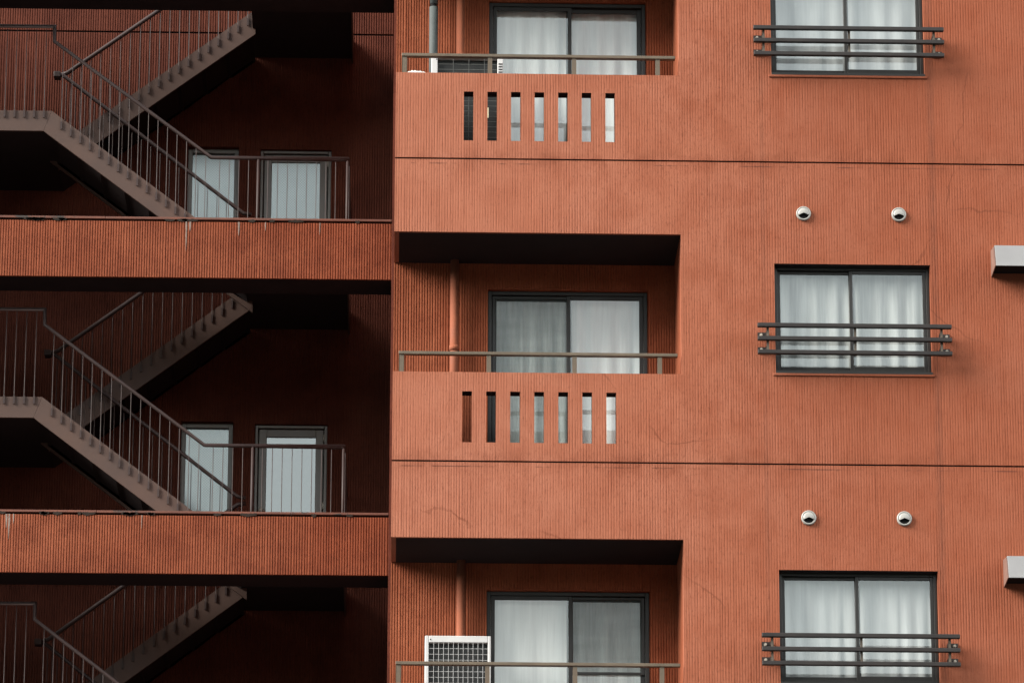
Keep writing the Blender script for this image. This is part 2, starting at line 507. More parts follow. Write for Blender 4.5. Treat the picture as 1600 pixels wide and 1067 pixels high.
block = thing('apartment_building', (3.5, 3.0, 0), 'terracotta painted ribbed apartment block with recessed corner balconies and barred windows', 'building')
for s in STOREYS:
    z = zj(s); gp = 0.008
    # wall panel right of the balcony, one storey tall, with its window opening
    mb = MB()
    ribbed(mb, XB, XR, z + gp, z + H - gp, 0.0, 0.0025, holes=[(WX0, WX1, z + WZ0, z + WZ1)], uneven=0.85, folds='RTB')
    # wall body behind the fluted face, leaving the opening free
    for a in ((XB + .002, WX0, 0, H), (WX1, XR - .002, 0, H), (WX0, WX1, 0, WZ0), (WX0, WX1, WZ1, H)):
        mb.box(a[0], a[1], 0.024, 0.20, z + a[2] + (0.012 if a[2] == 0 else 0), z + a[3] - (0.012 if a[3] == H else 0))
    mb.build('wall_panel', 'paint_facade', block)
    # lintel band and parapet of the balcony
    mb = MB()
    ribbed(mb, 0.0, XB, z + ZT, z + H - gp, 0.0, 0.0025, uneven=0.85, folds='LTB')
    mb.box(0.002, XB, 0.024, 0.045, z + ZT + 0.003, z + H - 0.012)
    mb.box(0.002, 0.045, 0.045, YB, z + ZT + 0.003, z + H - 0.012)
    mb.build('lintel', 'paint_facade', block)
    holes = [(a, b_, z + SZ0, z + SZ1) for a, b_ in SLOTS]
    mb = MB()
    ribbed(mb, 0.0, XB, z + gp, z + ZP, 0.0, 0.0025, holes=holes, uneven=0.85, folds='LTB')
    y0, y1 = 0.024, 0.14
    mb.box(0.002, XB, y0, y1, z + gp, z + SZ0)
    mb.box(0.002, XB, y0, y1, z + SZ1, z + ZP - 0.002)
    xs = [0.002] + [q for sl_ in SLOTS for q in sl_] + [XB]
    for i in range(0, len(xs), 2): mb.box(xs[i], xs[i + 1], y0, y1, z + SZ0, z + SZ1)
    mb.box(0.002, 0.14, y1, YB, z + 0.03, z + ZP - 0.004)          # return along the open left side
    pp = mb.build('balcony_parapet', 'paint_facade', block)
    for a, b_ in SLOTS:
        MB().box(a + .0005, b_ - .0005, .006, .139, z + SZ1 - .003, z + SZ1 - .0005).build('slot_shade', 'soffit_paint', pp)  # dark strip painting the shade into the slot top
    # dark recessed joint between the storeys
    mb = MB(); mb.box(0.004, XR - .004, 0.016, 0.14, z - 0.0125, z + 0.0125)
    mb.build('joint_filler', 'dark_hollow', block)
    # balcony slab with its dark underside, and floor
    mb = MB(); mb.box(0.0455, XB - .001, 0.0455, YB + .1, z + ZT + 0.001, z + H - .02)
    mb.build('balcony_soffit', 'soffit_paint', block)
    mb = MB(); mb.box(0.14, XB, 0.142, YB - .01, z - 0.018, z + 0.05)
    mb.build('balcony_floor', 'concrete_floor', block)
    # right jamb of the balcony
    mb = MB(); mb.box(XB + .001, XB + 0.14, 0.2, YB, z + 0.05, z + ZT)
    mb.build('jamb', 'paint_ribbed', block)
    # back wall with the door opening
    mb = MB()
    ribbed(mb, 0.0, XB + .02, z + 0.03, z + ZT + .02, YB, 0.009, holes=[(DX0, DX1, z + .0301, z + DZ1)], uneven=0.35, step=0.3, folds='L')
    for a in ((0.004, DX0, .03, H), (DX1, XB + .02, .03, H), (DX0, DX1, DZ1, H)):
        mb.box(a[0], a[1], YB + .026, YB + .18, z + a[2], z + a[3])
    mb.build('back_wall', 'paint_ribbed', block)

# flanks, roof slab and base of the block
mb = MB()
mb.box(0.0, 0.12, YB + .19, 10, zj(2), zj(-1) + H)
mb.box(XR, XR + .2, 0.02, 10, 0, zj(-1) + H)
mb.box(0.0, XR + .2, 10, 10.2, 0, zj(-1) + H)
mb.build('side_wall', 'paint_ribbed', block)
mb = MB(); mb.box(0.0, XR + .2, 0.03, 10, zj(-1) + H, zj(-1) + H + .3); mb.build('roof_slab', 'concrete_floor', block)
mb = MB(); mb.box(0.0, XR, 0.0, 0.2, 0, zj(2) - .02); mb.box(0.0, .2, .2, 10, 0, zj(2) - .02); mb.build('base_wall', 'paint_facade', block)

# --- windows
def ring(mb, x0, x1, z0, z1, y0, y1, w, wb=None):
    wb = wb or w
    mb.box(x0, x0 + w, y0, y1, z0, z1); mb.box(x1 - w, x1, y0, y1, z0, z1)
    mb.box(x0 + w, x1 - w, y0, y1, z1 - w, z1); mb.box(x0 + w, x1 - w, y0, y1, z0, z0 + wb)
    return mb

def room(parent, x0, x1, z0, z1, y0, y1):
    mb = MB(); t = .05
    mb.box(x0 - t, x0, y0, y1, z0, z1); mb.box(x1, x1 + t, y0, y1, z0, z1)
    mb.box(x0, x1, y0, y1, z1, z1 + t); mb.box(x0, x1, y0, y1, z0 - t, z0); mb.box(x0 - t, x1 + t, y1, y1 + t, z0 - t, z1 + t)
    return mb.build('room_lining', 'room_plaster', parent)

def sash(win, x0, x1, z0, z1, y, w, wb, mat='window_alu', gmat='glass_window'):
    mb = ring(MB(), x0, x1, z0, z1, y, y + .026, w, wb)
    o = mb.build('sash', mat, win, bevel=.003)
    mb = MB(); yy = y + .012
    mb.add([(x0 + w - .004, yy, z0 + wb - .004), (x1 - w + .004, yy, z0 + wb - .004), (x1 - w + .004, yy, z1 - w + .004), (x0 + w - .004, yy, z1 - w + .004)], [(0, 1, 2, 3)])
    mb.build('pane', gmat, win)

CUR = []
def curtain(label, x0, x1, z0, z1, y, mat, amp=0.018, wl=0.11, seed=0, hem=0.0, top=0.0):
    r = np.random.default_rng(seed)
    nx, nz = 90, 26
    ph = np.cumsum(r.uniform(0.6, 1.4, nx)) * (x1 - x0) / nx / wl * 2 * math.pi
    am = np.interp(np.linspace(0, 1, nx), np.linspace(0, 1, 9), r.uniform(0.3, 1.0, 9))
    dz = np.interp(np.linspace(0, 1, nx), np.linspace(0, 1, 14), r.uniform(-1, 1, 14))
    vs = []; fs = []
    for i in range(nx):
        for j in range(nz):
            t = j / (nz - 1)
            sway = 0.012 * math.sin(3 * t + i * .09 + seed)
            yy = y + amp * am[i] * math.sin(ph[i] + sway * 20) * (0.55 + 0.45 * (1 - t)) + 0.006 * math.sin(7 * t + i * .15)
            zz = z0 + hem * dz[i] * (1 - t) + (z1 + top * dz[i] - z0) * t
            vs.append((x0 + (x1 - x0) * i / (nx - 1) + sway * .4, yy, zz))
    for i in range(nx - 1):
        for j in range(nz - 1):
            fs.append((i * nz + j, (i + 1) * nz + j, (i + 1) * nz + j + 1, i * nz + j + 1))
    mb = MB(); mb.add(vs, fs)
    o = mb.build('curtain', mat, None)
    for p in o.data.polygons: p.use_smooth = True
    sd = o.modifiers.new('thickness', 'SOLIDIFY'); sd.thickness = .002
    tag(o, label, 'curtain', 'curtains drawn behind the glass')
    return o

WNAME = {0: 'top', 1: 'middle', 2: 'bottom'}
for s in (0, 1, 2):
    z = zj(s)
    # barred bedroom window, two sliding panes
    mb = ring(MB(), WX0 + .003, WX1 - .003, z + WZ0 + .001, z + WZ1 - .003, 0.085, 0.185, 0.030, 0.045)
    win = mb.build('window', 'window_alu', block, bevel=.003)
    xm = (WX0 + WX1) / 2 + (0.0)
    zb, zt = z + WZ0 + .046, z + WZ1 - .034
    sash(win, WX0 + .034, xm + .022, zb, zt, 0.128, 0.028, 0.038)
    sash(win, xm - .022, WX1 - .034, zb, zt, 0.098, 0.030, 0.042)
    mb = MB(); mb.box(WX0 - .025, WX1 + .02, -0.014, 0.084, z + WZ0 - .036, z + WZ0 - .012)
    mb.build('sill', 'paint_facade', win, bevel=.006)
    mb = MB(); mb.box(WX0 + .002, WX1 - .002, -.012, .0845, z + WZ0 - .0115, z + WZ0 + .008); mb.build('sill_flashing', 'window_alu', win)
    mb = MB(); mb.box(WX0 + .001, WX1 - .001, .006, .0845, z + WZ1 - .0045, z + WZ1 - .0005); mb.build('head_shade_strip', 'soffit_paint', win)  # dark strip painting in shade and grime under the window head
    room(win, WX0 - .2, WX1 + .2, z + WZ0 - .3, z + WZ1 + .15, .205, 1.4)
    # balcony door, two tall sliding leaves
    mb = ring(MB(), DX0 + .003, DX1 - .003, z + .05, z + DZ1 - .003, YB + .05, YB + .15, 0.036)
    door = mb.build('balcony_door', 'window_alu', block, bevel=.003)
    dm = 1.648
    zb, zt = z + .09, z + DZ1 - .04
    if s == 1:
        sash(door, DX0 + .042, dm + .03, zb, zt, YB + .10, .042, .06)
        sash(door, dm - .02, DX1 - .042, zb, zt, YB + .065, .036, .06)
    else:
        sash(door, DX0 + .042, dm + .03, zb, zt, YB + .065, .036, .06)
        sash(door, dm - .02, DX1 - .042, zb, zt, YB + .10, .042, .06)
    room(door, DX0 - .2, DX1 + .2, z + .02, z + DZ1 + .1, YB + .19, YB + 1.6)

def screen(parent, x0, x1, z0, z1, y):
    sc_ = ring(MB(), x0, x1, z0, z1, y, y + .018, .026).build('insect_screen', 'window_alu', parent, bevel=.002)
    MB().add([(x0 + .024, y + .009, z0 + .024), (x1 - .024, y + .009, z0 + .024), (x1 - .024, y + .009, z1 - .024), (x0 + .024, y + .009, z1 - .024)], [(0, 1, 2, 3)]).build('screen_mesh', 'insect_mesh', sc_)
doors_ = [o for o in block.children if o.name.startswith('balcony_door')]
screen(doors_[1], DX0 + .045, dm + .01, zj(1) + .095, zj(1) + DZ1 - .045, YB + .075)
screen(doors_[2], dm + .01, DX1 - .045, zj(2) + 1.16, zj(2) + DZ1 - .045, YB + .075)

for s in (0, 1, 2):
    z = zj(s)
    xm = (WX0 + WX1) / 2
    cm = ('curtain_lined', 'curtain_creased', 'curtain_lined')[s]
    hz = (0.02, 0.09, 0.02)[s]
    wl = (0.19, 0.16, 0.13)[s]
    am = (.014, .020, .012)[s]
    curtain(('plain white curtain behind left pane of the uppermost barred window',
             'creased greyish curtain behind left pane of the middle barred window',
             'neatly pleated white curtain behind left pane of the lowest barred window')[s],
            WX0 - .05, xm + .01, z + WZ0 + hz, z + WZ1 + .06, .195, cm, am, wl, 10 + s, hem=.012)
    curtain(('plain white curtain behind right pane of the uppermost barred window',
             'creased greyish curtain behind right pane of the middle barred window',
             'neatly pleated white curtain behind right pane of the lowest barred window')[s],
            xm - .01, WX1 + .05, z + WZ0 + hz * .7, z + WZ1 + .06, .200, cm, am, wl, 20 + s, hem=.012)
    yb = YB + .165
    if s == 0:
        curtain('white curtain with ragged gathered top behind left leaf of top balcony door', DX0 + .01, dm + .02, z + .12, z + 1.93, yb, 'curtain_white', .018, .17, 31, top=.015)
        curtain('white curtain with ragged gathered top behind right leaf of top balcony door', dm - .01, DX1 - .01, z + .12, z + 1.95, yb + .02, 'curtain_white', .018, .17, 32, top=.012)
    elif s == 1:
        curtain('dim folded curtain behind the screened left leaf of middle balcony door', DX0 - .03, dm + .02, z + .12, z + DZ1 + .02, yb, 'curtain_grey', .032, .13, 33)
        curtain('pale folded curtain behind right leaf of the middle balcony door', dm - .01, DX1 + .03, z + .12, z + DZ1 + .02, yb + .03, 'curtain_white', .018, .15, 34)
    else:
        curtain('smooth white curtain behind left leaf of the bottom balcony door beside air conditioner', DX0 - .03, dm + .02, z + .12, z + DZ1 + .02, yb, 'curtain_white', .008, .22, 35)
        curtain('dark greenish curtain behind the half screen of the bottom balcony door', dm - .01, DX1 + .03, z + .12, z + DZ1 + .02, yb + .03, 'curtain_grey', .018, .2, 36)

# --- balcony railings
for s in (0, 1, 2):
    z = zj(s)
    mb = MB(); mb.box(0.052, 2.608, 0.045, 0.105, z + 1.022, z + 1.052)
    rl = mb.build('balcony_railing', 'bronze_rail', block, bevel=.004)
    mb = MB(); mb.box(0.052, 0.107, 0.107, YB - .001, z + 1.022, z + 1.052); mb.build('side_rail', 'bronze_rail', rl, bevel=.004)
    mb = MB(); mb.box(-.0205, .0205, -.018, .018, 0, .182)
    me = mb.mesh('post', 'bronze_rail')
    for x in (0.0795, 0.8765, 1.6625, 2.4435): place(me, 'post', rl, (x, .075, z + ZP - .003))
    place(me, 'post', rl, (0.0795, .60, z + ZP - .003))

# ------------------------------------------------------------------ fixtures on the block
# window guards
for s, lab in ((0, 'dark three-bar metal guard across the uppermost window, its top window edge cropped'),
               (1, 'dark three-bar metal guard across the middle window between the two vent rows'),
               (2, 'dark three-bar metal guard across the lowest window at the photo bottom edge')):
    z = zj(s)
    gd = thing('window_guard', (4.22, -.13, z + 1.0), lab, 'window guard', 'metal guards across the windows')
    for zz in (1.278, 1.152, 1.022):
        mb = MB(); mb.box(3.328, 5.108, -.155, -.110, z + zz - .0195, z + zz + .0195); mb.build('bar', 'guard_steel', gd, bevel=.006)
    for x in (3.424, 4.225, 5.018):
        mb = MB(); mb.box(x - .011, x + .011, -.109, -.092, z + 1.005, z + 1.295); mb.build('upright', 'guard_bracket', gd)
    for x, sx in ((3.424, -1), (5.018, 1)):
        for zz in (1.215, 1.075):
            mb = MB(); mb.box(x - .014, x + .014, -.091, .012, z + zz - .016, z + zz + .016)
            mb.box(min(x, x + sx * .085), max(x, x + sx * .085), -.016, .012, z + zz - .028, z + zz + .028)
            br = mb.build('bracket', 'guard_steel', gd)
            mb = MB(); mb.tube([(x + sx * .055, -.016, z + zz), (x + sx * .055, -.045, z + zz)], [.015, .013], 6); mb.build('bolt', 'bolt_steel', br)

# vent caps: ring, domed hood, dark mouth
for s, x, lab in ((0, 3.780, 'left white round vent cap of the upper pair'), (0, 4.663, 'right white round vent cap of the upper pair'),
                  (1, 3.780, 'left white round vent cap of the lower pair'), (1, 4.648, 'right white round vent cap of the lower pair')):
    zc = zj(s) - .503
    vc = thing('vent_cap', (x, 0, zc), lab, 'vent', 'round vent caps on the facade')
    mb = MB(); mb.lathe_y([(.066, .02), (.069, -.012), (.066, -.024), (.056, -.028), (.052, -.018), (.046, -.006)], x, zc, 32)
    mb.build('rim', 'vent_white', vc, smooth=True)
    mb = MB()   # dome over the upper part, open below
    vs = []; fs = []; nu, nv = 48, 24
    for i in range(nu + 1):
        a = math.pi * (-0.12 + 1.24 * i / nu)
        for j in range(nv + 1):
            t = j / nv * math.pi / 2
            r_ = .054 * math.cos(t); yy = -.02 - .020 * math.sin(t)
            zz = zc + r_ * math.sin(a)
            vs.append((x + r_ * math.cos(a), yy, max(zz, zc - .018)))
    for i in range(nu):
        for j in range(nv):
            fs.append((i * (nv + 1) + j, (i + 1) * (nv + 1) + j, (i + 1) * (nv + 1) + j + 1, i * (nv + 1) + j + 1))
    mb.add(vs, fs)
    o = mb.build('dome', 'vent_white', vc)
    for p in o.data.polygons: p.use_smooth = True
    mb = MB(); mb.lathe_y([(.05, -.012), (.02, -.0125)], x, zc, 24); mb.build('mouth', 'dark_hollow', vc)

# exhaust hoods at the right edge
for s, lab, xo, zo in ((0, 'white box-shaped exhaust hood at the right edge above the middle window level', 0, 0), (1, 'white box-shaped exhaust hood at the right edge, lower one beside bottom window', .03, -.035)):
    z = zj(s) - .87 + zo
    x0, x1 = 5.515 + xo, 6.12
    eh = thing('exhaust_hood', ((x0 + x1) / 2, 0, z - .24), lab, 'exhaust hood', 'exhaust hoods on the right edge')
    mb = MB(); mb.prism_x([(-.215, z + .012), (-.285, z - .205), (-.279, z - .207), (-.207, z + .004), (.012, z + .03), (.012, z + .038)], x0, x1)
    mb.build('front_plate', 'hood_white', eh, bevel=.003)
    for xa in (x0 - .009, x1 + .001):
        mb = MB(); mb.prism_x([(-.206, z + .002), (-.278, z - .205), (.012, z - .225), (.012, z + .029)], xa, xa + .008); mb.build('side_plate', 'hood_side', eh)
    mb = MB(); mb.box(x0 + .013, x1 - .013, -.26, .006, z - .19, z - .18); mb.build('filter', 'dark_hollow', eh)

# downpipes on the balconies
for s, x, lab in ((0, .61, 'orange downpipe in the top balcony beside the grey duct'), (1, .570, 'orange downpipe with collar in the middle balcony'), (2, .647, 'orange downpipe rising behind the white-gridded air conditioner')):
    z = zj(s)
    dp = thing('downpipe', (x, .86, z + .05), lab, 'pipe', 'orange downpipes on the balconies')
    mb = MB(); mb.tube([(x, .86, z + .05), (x, .86, z + ZT + .01)], .040, 20); mb.build('pipe', 'pipe_orange', dp, smooth=True)
    for zz in (1.30, .35): 
        mb = MB(); mb.tube([(x, .86, z + zz), (x, .86, z + zz + .05)], .046, 20); mb.build('collar', 'pipe_orange', dp, smooth=True)
z = zj(0)
gd = thing('duct_pipe', (.353, .80, z + .9), 'slim grey duct rising from the top balcony air conditioner', 'pipe')
mb = MB(); mb.tube([(.353, .80, z + .85), (.353, .80, z + 1.80)], .041, 20); mb.build('pipe', 'pipe_grey', gd, smooth=True)
mb = MB(); mb.tube([(.353, .80, z + 1.80), (.353, .80, z + 1.83)], .032, 20); mb.build('joint', 'dark_hollow', gd, smooth=True)
mb = MB(); mb.tube([(.353, .80, z + 1.83), (.353, .80, z + ZT + .01)], .036, 20); mb.build('upper_pipe', 'pipe_grey', gd, smooth=True)

# air conditioners
def aircon(s, x0, x1, ztop, gx0, gx1, gtop, gbot, pitchx, pitchz, yf, lab, t, gmat, louvre=False):
    z = zj(s)
    ac = thing('air_conditioner', ((x0 + x1) / 2, yf + .15, z + .05), lab, 'air conditioner', 'outdoor air conditioner units on balconies')
    zt, zb = z + ztop, z + .12
    mb = MB()
    mb.box(x0, gx0, yf, yf + .28, zb, zt); mb.box(gx1, x1, yf, yf + .28, zb, zt)
    mb.box(gx0, gx1, yf, yf + .28, z + gtop, zt); mb.box(gx0, gx1, yf, yf + .28, zb, z + gbot)
    mb.build('casing', 'ac_white', ac, bevel=.006)
    mb = MB(); mb.box(gx0 + .001, gx1 - .001, yf + .05, yf + .2, z + gbot + .001, z + gtop - .001); mb.build('coil', 'ac_dark', ac)
    mb = MB()
    x = gx0 + pitchx
    while x < gx1 - .01: mb.box(x - t, x + t, yf + .002, yf + .009, z + gbot, z + gtop); x += pitchx
    zz = z + gtop - pitchz
    while zz > z + gbot + .01: mb.box(gx0, gx1, yf + .010, yf + .016, zz - t, zz + t); zz -= pitchz
    mb.build('guard_grille', gmat, ac)
    mb = MB(); mb.tube([((x0 + .05), yf + .002, zt - .035), (x0 + .05, yf - .003, zt - .035)], .006, 8); mb.build('screw', 'ac_dark', ac)
    for xx in (x0 + .06, x1 - .06):
        mb = MB(); mb.box(xx - .03, xx + .03, yf, yf + .28, z + .05, zb); mb.build('foot', 'ac_dark', ac)
    if louvre:
        for k in range(5):
            q = z + 1.142 - k * .027
            mb = MB(); mb.box(gx1 + .010, x1 - .006, yf - .003, yf - .0005, q - .006, q + .006); mb.build('louvre', 'ac_dark', ac)
    return ac
aircon(2, .318, .918, 1.408, .353, .890, 1.345, .30, .0447, .0535, .56, 'white air conditioner with square white grid at bottom balcony corner', .0015, 'ac_white')
a0 = aircon(0, .333, 1.012, 1.218, .393, .958, 1.192, .20, .1475, .052, .56, 'white air conditioner mostly hidden behind top balcony parapet', .0014, 'grille_grey', louvre=True)
mb = MB(); mb.box(.846, .876, .548, .556, zj(0) + .60, zj(0) + .70); mb.build('label_plate', 'cream_label', a0)

# crumpled plastic sheet on the parapet
mb = MB(); vs = []; fs = []; nx, ny = 22, 12
for i in range(nx):
    for j in range(ny):
        u, v = i / (nx - 1), j / (ny - 1)
        hgt = math.sin(math.pi * min(1, u * 1.05 + .05)) ** .6 * math.sin(math.pi * v) ** .5 * (.055 - .03 * u)
        k = 1 + .5 * math.sin(i * 2.3 + j * 1.7) + .3 * math.sin(i * 4.1 - j * 3.0)
        vs.append((.105 + u * .225, .02 + v * .1, zj(0) + ZP + .004 + hgt * (.30 + .38 * k)))
for i in range(nx - 1):
    for j in range(ny - 1): fs.append((i * ny + j, (i + 1) * ny + j, (i + 1) * ny + j + 1, i * ny + j + 1))
mb.add(vs, fs)
o = mb.build('plastic_sheet', 'plastic_white', None)
o.modifiers.new('thickness', 'SOLIDIFY').thickness = .003
tag(o, 'crumpled white plastic sheet lying on the top balcony parapet corner', 'plastic sheet')

# ------------------------------------------------------------------ stairwell bay
YS0, YS1 = 1.55, 2.03      # front bands
YW = 3.9                   # back wall
XL = -6.4
stw = thing('stairwell_building', (-3, 3, 0), 'dark open stairwell bay with ribbed orange floor bands left of the balconies', 'building')
WD = (-2.11, -1.59, .42, 1.452)    # fixed glazed light
DD = (-1.372, -.648, -.30, 1.432)   # glazed door
ZROOF = zj(-1) + 0.45
zlow = zj(2) - .69
JZ = 2.685
for s in (-1, 0, 1, 2):
    z = zj(s)
    mb = MB()
    ribbed(mb, XL, -.022, z - .69, z - .132, YS0, .0095, uneven=.30, step=.28, folds='LRTB')
    mb.box(XL, -.024, YS0 + .026, YS1, z - .689, z - .134)
    mb.build('floor_band', 'paint_band', stw)
    mb = MB(); mb.box(XL, -.03, YS0 + .03, YS1 - .02, z - .133, z - .110); mb.build('band_joint', 'mould', stw)
    mb = MB()
    x = XL
    while x < -.03:
        x2 = min(x + 1.82, -.022)
        mb.box(x, x2 - .004, YS0 - .004, YS1, z - .110 + random.uniform(-.001, .001), z - .088)
        x = x2
    mb.build('capping', 'cap_metal', stw, bevel=.003)
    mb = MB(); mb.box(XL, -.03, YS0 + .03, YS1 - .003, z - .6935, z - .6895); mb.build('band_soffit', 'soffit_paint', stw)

for s in (0, 1, 2):      # unseen slab added behind each band to block light coming over it
    z = zj(s)
    MB().box(XL, -1.47, YS1 + .001, 2.62, z - .48, z - .31).build('light_block_slab', 'concrete_floor', stw)

# back wall in storey panels split by a recessed joint
for s in (-1, 0, 1, 2):
    z = zj(s)
    z1_ = min(z + JZ, ZROOF) - .010
    z0_ = z + JZ - H + .010
    mb = MB()
    hs = [(WD[0], WD[1], z + WD[2], z + WD[3]), (DD[0], DD[1], z + DD[2] + .0, z + DD[3])]
    # openings start above the lower joint
    if s == -1: hs = []
    ribbed(mb, XL, .02, z0_ - (0 if s < 2 else 0), z1_, YW, .009, holes=hs, uneven=.3, step=.3, folds='TB')
    y0, y1 = YW + .026, YW + .2
    if hs:
        mb.box(XL, WD[0], y0, y1, z0_, z1_); mb.box(WD[1], DD[0], y0, y1, z0_, z1_); mb.box(DD[1], .02, y0, y1, z0_, z1_)
        mb.box(WD[0], WD[1], y0, y1, z + WD[3], z1_); mb.box(DD[0], DD[1], y0, y1, z + DD[3], z1_)
        if z + WD[2] > z0_: mb.box(WD[0], WD[1], y0, y1, z0_, z + WD[2])
    else:
        mb.box(XL, .02, y0, y1, z0_, z1_)
    mb.build('back_wall', 'paint_shaft_shade', stw)
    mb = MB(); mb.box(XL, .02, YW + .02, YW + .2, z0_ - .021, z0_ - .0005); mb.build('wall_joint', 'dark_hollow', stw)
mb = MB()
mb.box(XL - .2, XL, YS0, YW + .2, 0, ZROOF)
mb.build('side_wall', 'paint_shaft_shade', stw)
mb = MB(); mb.box(-.024, -.001, YB + .2, YW + .2, zlow, zj(-1) + H); mb.build('flank_wall', 'paint_shaft_shade', stw)
mb = MB(); mb.box(XL, -.03, YS0 + .01, YW, zlow - .4, zlow - .05); mb.build('ground_slab', 'concrete_floor', stw)
mb = MB(); mb.box(XL, -.03, YS0, YS0 + .2, 0, zlow - .41); mb.build('base_wall', 'paint_band', stw)

# doors and fixed lights in the shaft
for s in (0, 1, 2):
    z = zj(s)
    yf = YW + .07
    x0, x1, za, zt = WD[0] + .002, WD[1] - .002, z + WD[2] + .002, z + WD[3] - .002
    w = ring(MB(), x0, x1, za, zt, yf, yf + .09, .045, .08).build('stair_window', 'alu_shaft', stw, bevel=.004)
    MB().add([(x0 + .04, yf + .04, za + .07), (x1 - .04, yf + .04, za + .07), (x1 - .04, yf + .04, zt - .04), (x0 + .04, yf + .04, zt - .04)], [(0, 1, 2, 3)]).build('pane', 'wire_glass', w)
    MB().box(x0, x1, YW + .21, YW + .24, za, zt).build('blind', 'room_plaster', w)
    x0, x1, za, zt = DD[0] + .002, DD[1] - .002, z + DD[2] + .002, z + DD[3] - .002
    dr = ring(MB(), x0, x1, za, zt, yf - .03, yf + .10, .030, .02).build('stair_door', 'alu_shaft', stw, bevel=.004)
    lx0, lx1, lt = x0 + .038, x1 - .038, zt - .036
    lf = ring(MB(), lx0, lx1, za + .03, lt, yf, yf + .045, .078, .3).build('leaf', 'alu_shaft', dr, bevel=.005)
    MB().add([(lx0 + .07, yf + .02, za + .32), (lx1 - .07, yf + .02, za + .32), (lx1 - .07, yf + .02, lt - .07), (lx0 + .07, yf + .02, lt - .07)], [(0, 1, 2, 3)]).build('pane', 'glass_door' if s else 'wire_glass', dr)
    mb = MB(); mb.lathe_y([(.036, yf - .001), (.036, yf - .006), (.014, yf - .008), (.013, yf - .03), (.026, yf - .045), (.024, yf - .062), (.004, yf - .066)], lx0 + .036, z + .545, 20)
    mb.build('knob', 'bolt_steel', dr, smooth=True)
    for zz in (1.27, .57):
        mb = MB(); mb.tube([(lx1 + .004, yf - .012, z + zz), (lx1 + .004, yf - .012, z + zz + .07)], .011, 10); mb.build('hinge', 'bolt_steel', dr, smooth=True)
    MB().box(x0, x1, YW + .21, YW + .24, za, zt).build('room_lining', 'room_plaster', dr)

# lime runs below the capping
for s, x, L, w in ((0, -1.99, .30, .016), (0, -1.955, .10, .022), (0, -1.49, .14, .018), (0, -1.235, .09, .012), (0, -.715, .13, .009),
                   (1, -3.70, .26, .014), (1, -3.58, .25, .020), (1, -3.605, .14, .02), (1, -3.75, .08, .016), (1, -2.34, .14, .008), (1, -3.54, .1, .012)):
    z = zj(s) - .13
    mb = MB(); pts = []
    n = 8
    Lh = [(x - w * .5 * (1 - (k / n) ** 2) * random.uniform(.6, 1.1), z - L * k / n) for k in range(n + 1)]
    Rh = [(x + w * .5 * (1 - (k / n) ** 2) * random.uniform(.6, 1.1) + .001, z - L * k / n) for k in range(n + 1)]
    vs = [(a, YS0 - .0025, b_) for a, b_ in Lh] + [(a, YS0 - .0025, b_) for a, b_ in Rh] + [(a, YS0 + .004, b_) for a, b_ in Lh] + [(a, YS0 + .004, b_) for a, b_ in Rh]
    k1 = n + 1
    fs = [(k1 + i, i, i + 1, k1 + i + 1) for i in range(n)] + [(i, 2 * k1 + i, 2 * k1 + i + 1, i + 1) for i in range(n)] + [(3 * k1 + i, k1 + i, k1 + i + 1, 3 * k1 + i + 1) for i in range(n)]
    mb.add(vs, fs); mb.build('lime_run', 'lime', stw)

# mould patches on the joint below the capping
for s in (0, 1):
    for k in range(16):
        x = random.uniform(-4, -.1); w = random.uniform(.03, .16); hh = random.uniform(.008, .022)
        z = zj(s) - .112
        n = 9; top = [(x + w * (i / (n - 1) - .5), z + random.uniform(0, .010)) for i in range(n)]
        bot = [(x + w * (i / (n - 1) - .5), z - .012 - hh * math.sin(math.pi * i / (n - 1)) * random.uniform(.4, 1)) for i in range(n)]
        poly = bot + top[::-1]
        MB().prism(poly, YS0 - .006, YS0 + .02).build('mould_patch', 'mould', stw)

# ------------------------------------------------------------------ staircases
XT, XM = -1.44, -3.352       # landing end and mid-landing end of the flights
SLOPE = 1.45 / (XT - XM)
YO, YI, YI2 = 2.06, 3.0, 3.06
ball = {}
def baluster(parent, x, y, zb, zt, r=.0042):
    key = round(zt - zb, 2)
    if key not in ball:
        mb = MB(); mb.tube([(0, 0, 0), (0, 0, key)], r, 6)
        mb.box(-.0085, .0085, -.007, .007, -.004, .075)
        ball[key] = mb.mesh('baluster', 'stair_rail')
    return place(ball[key], 'baluster', parent, (x, y, zb))

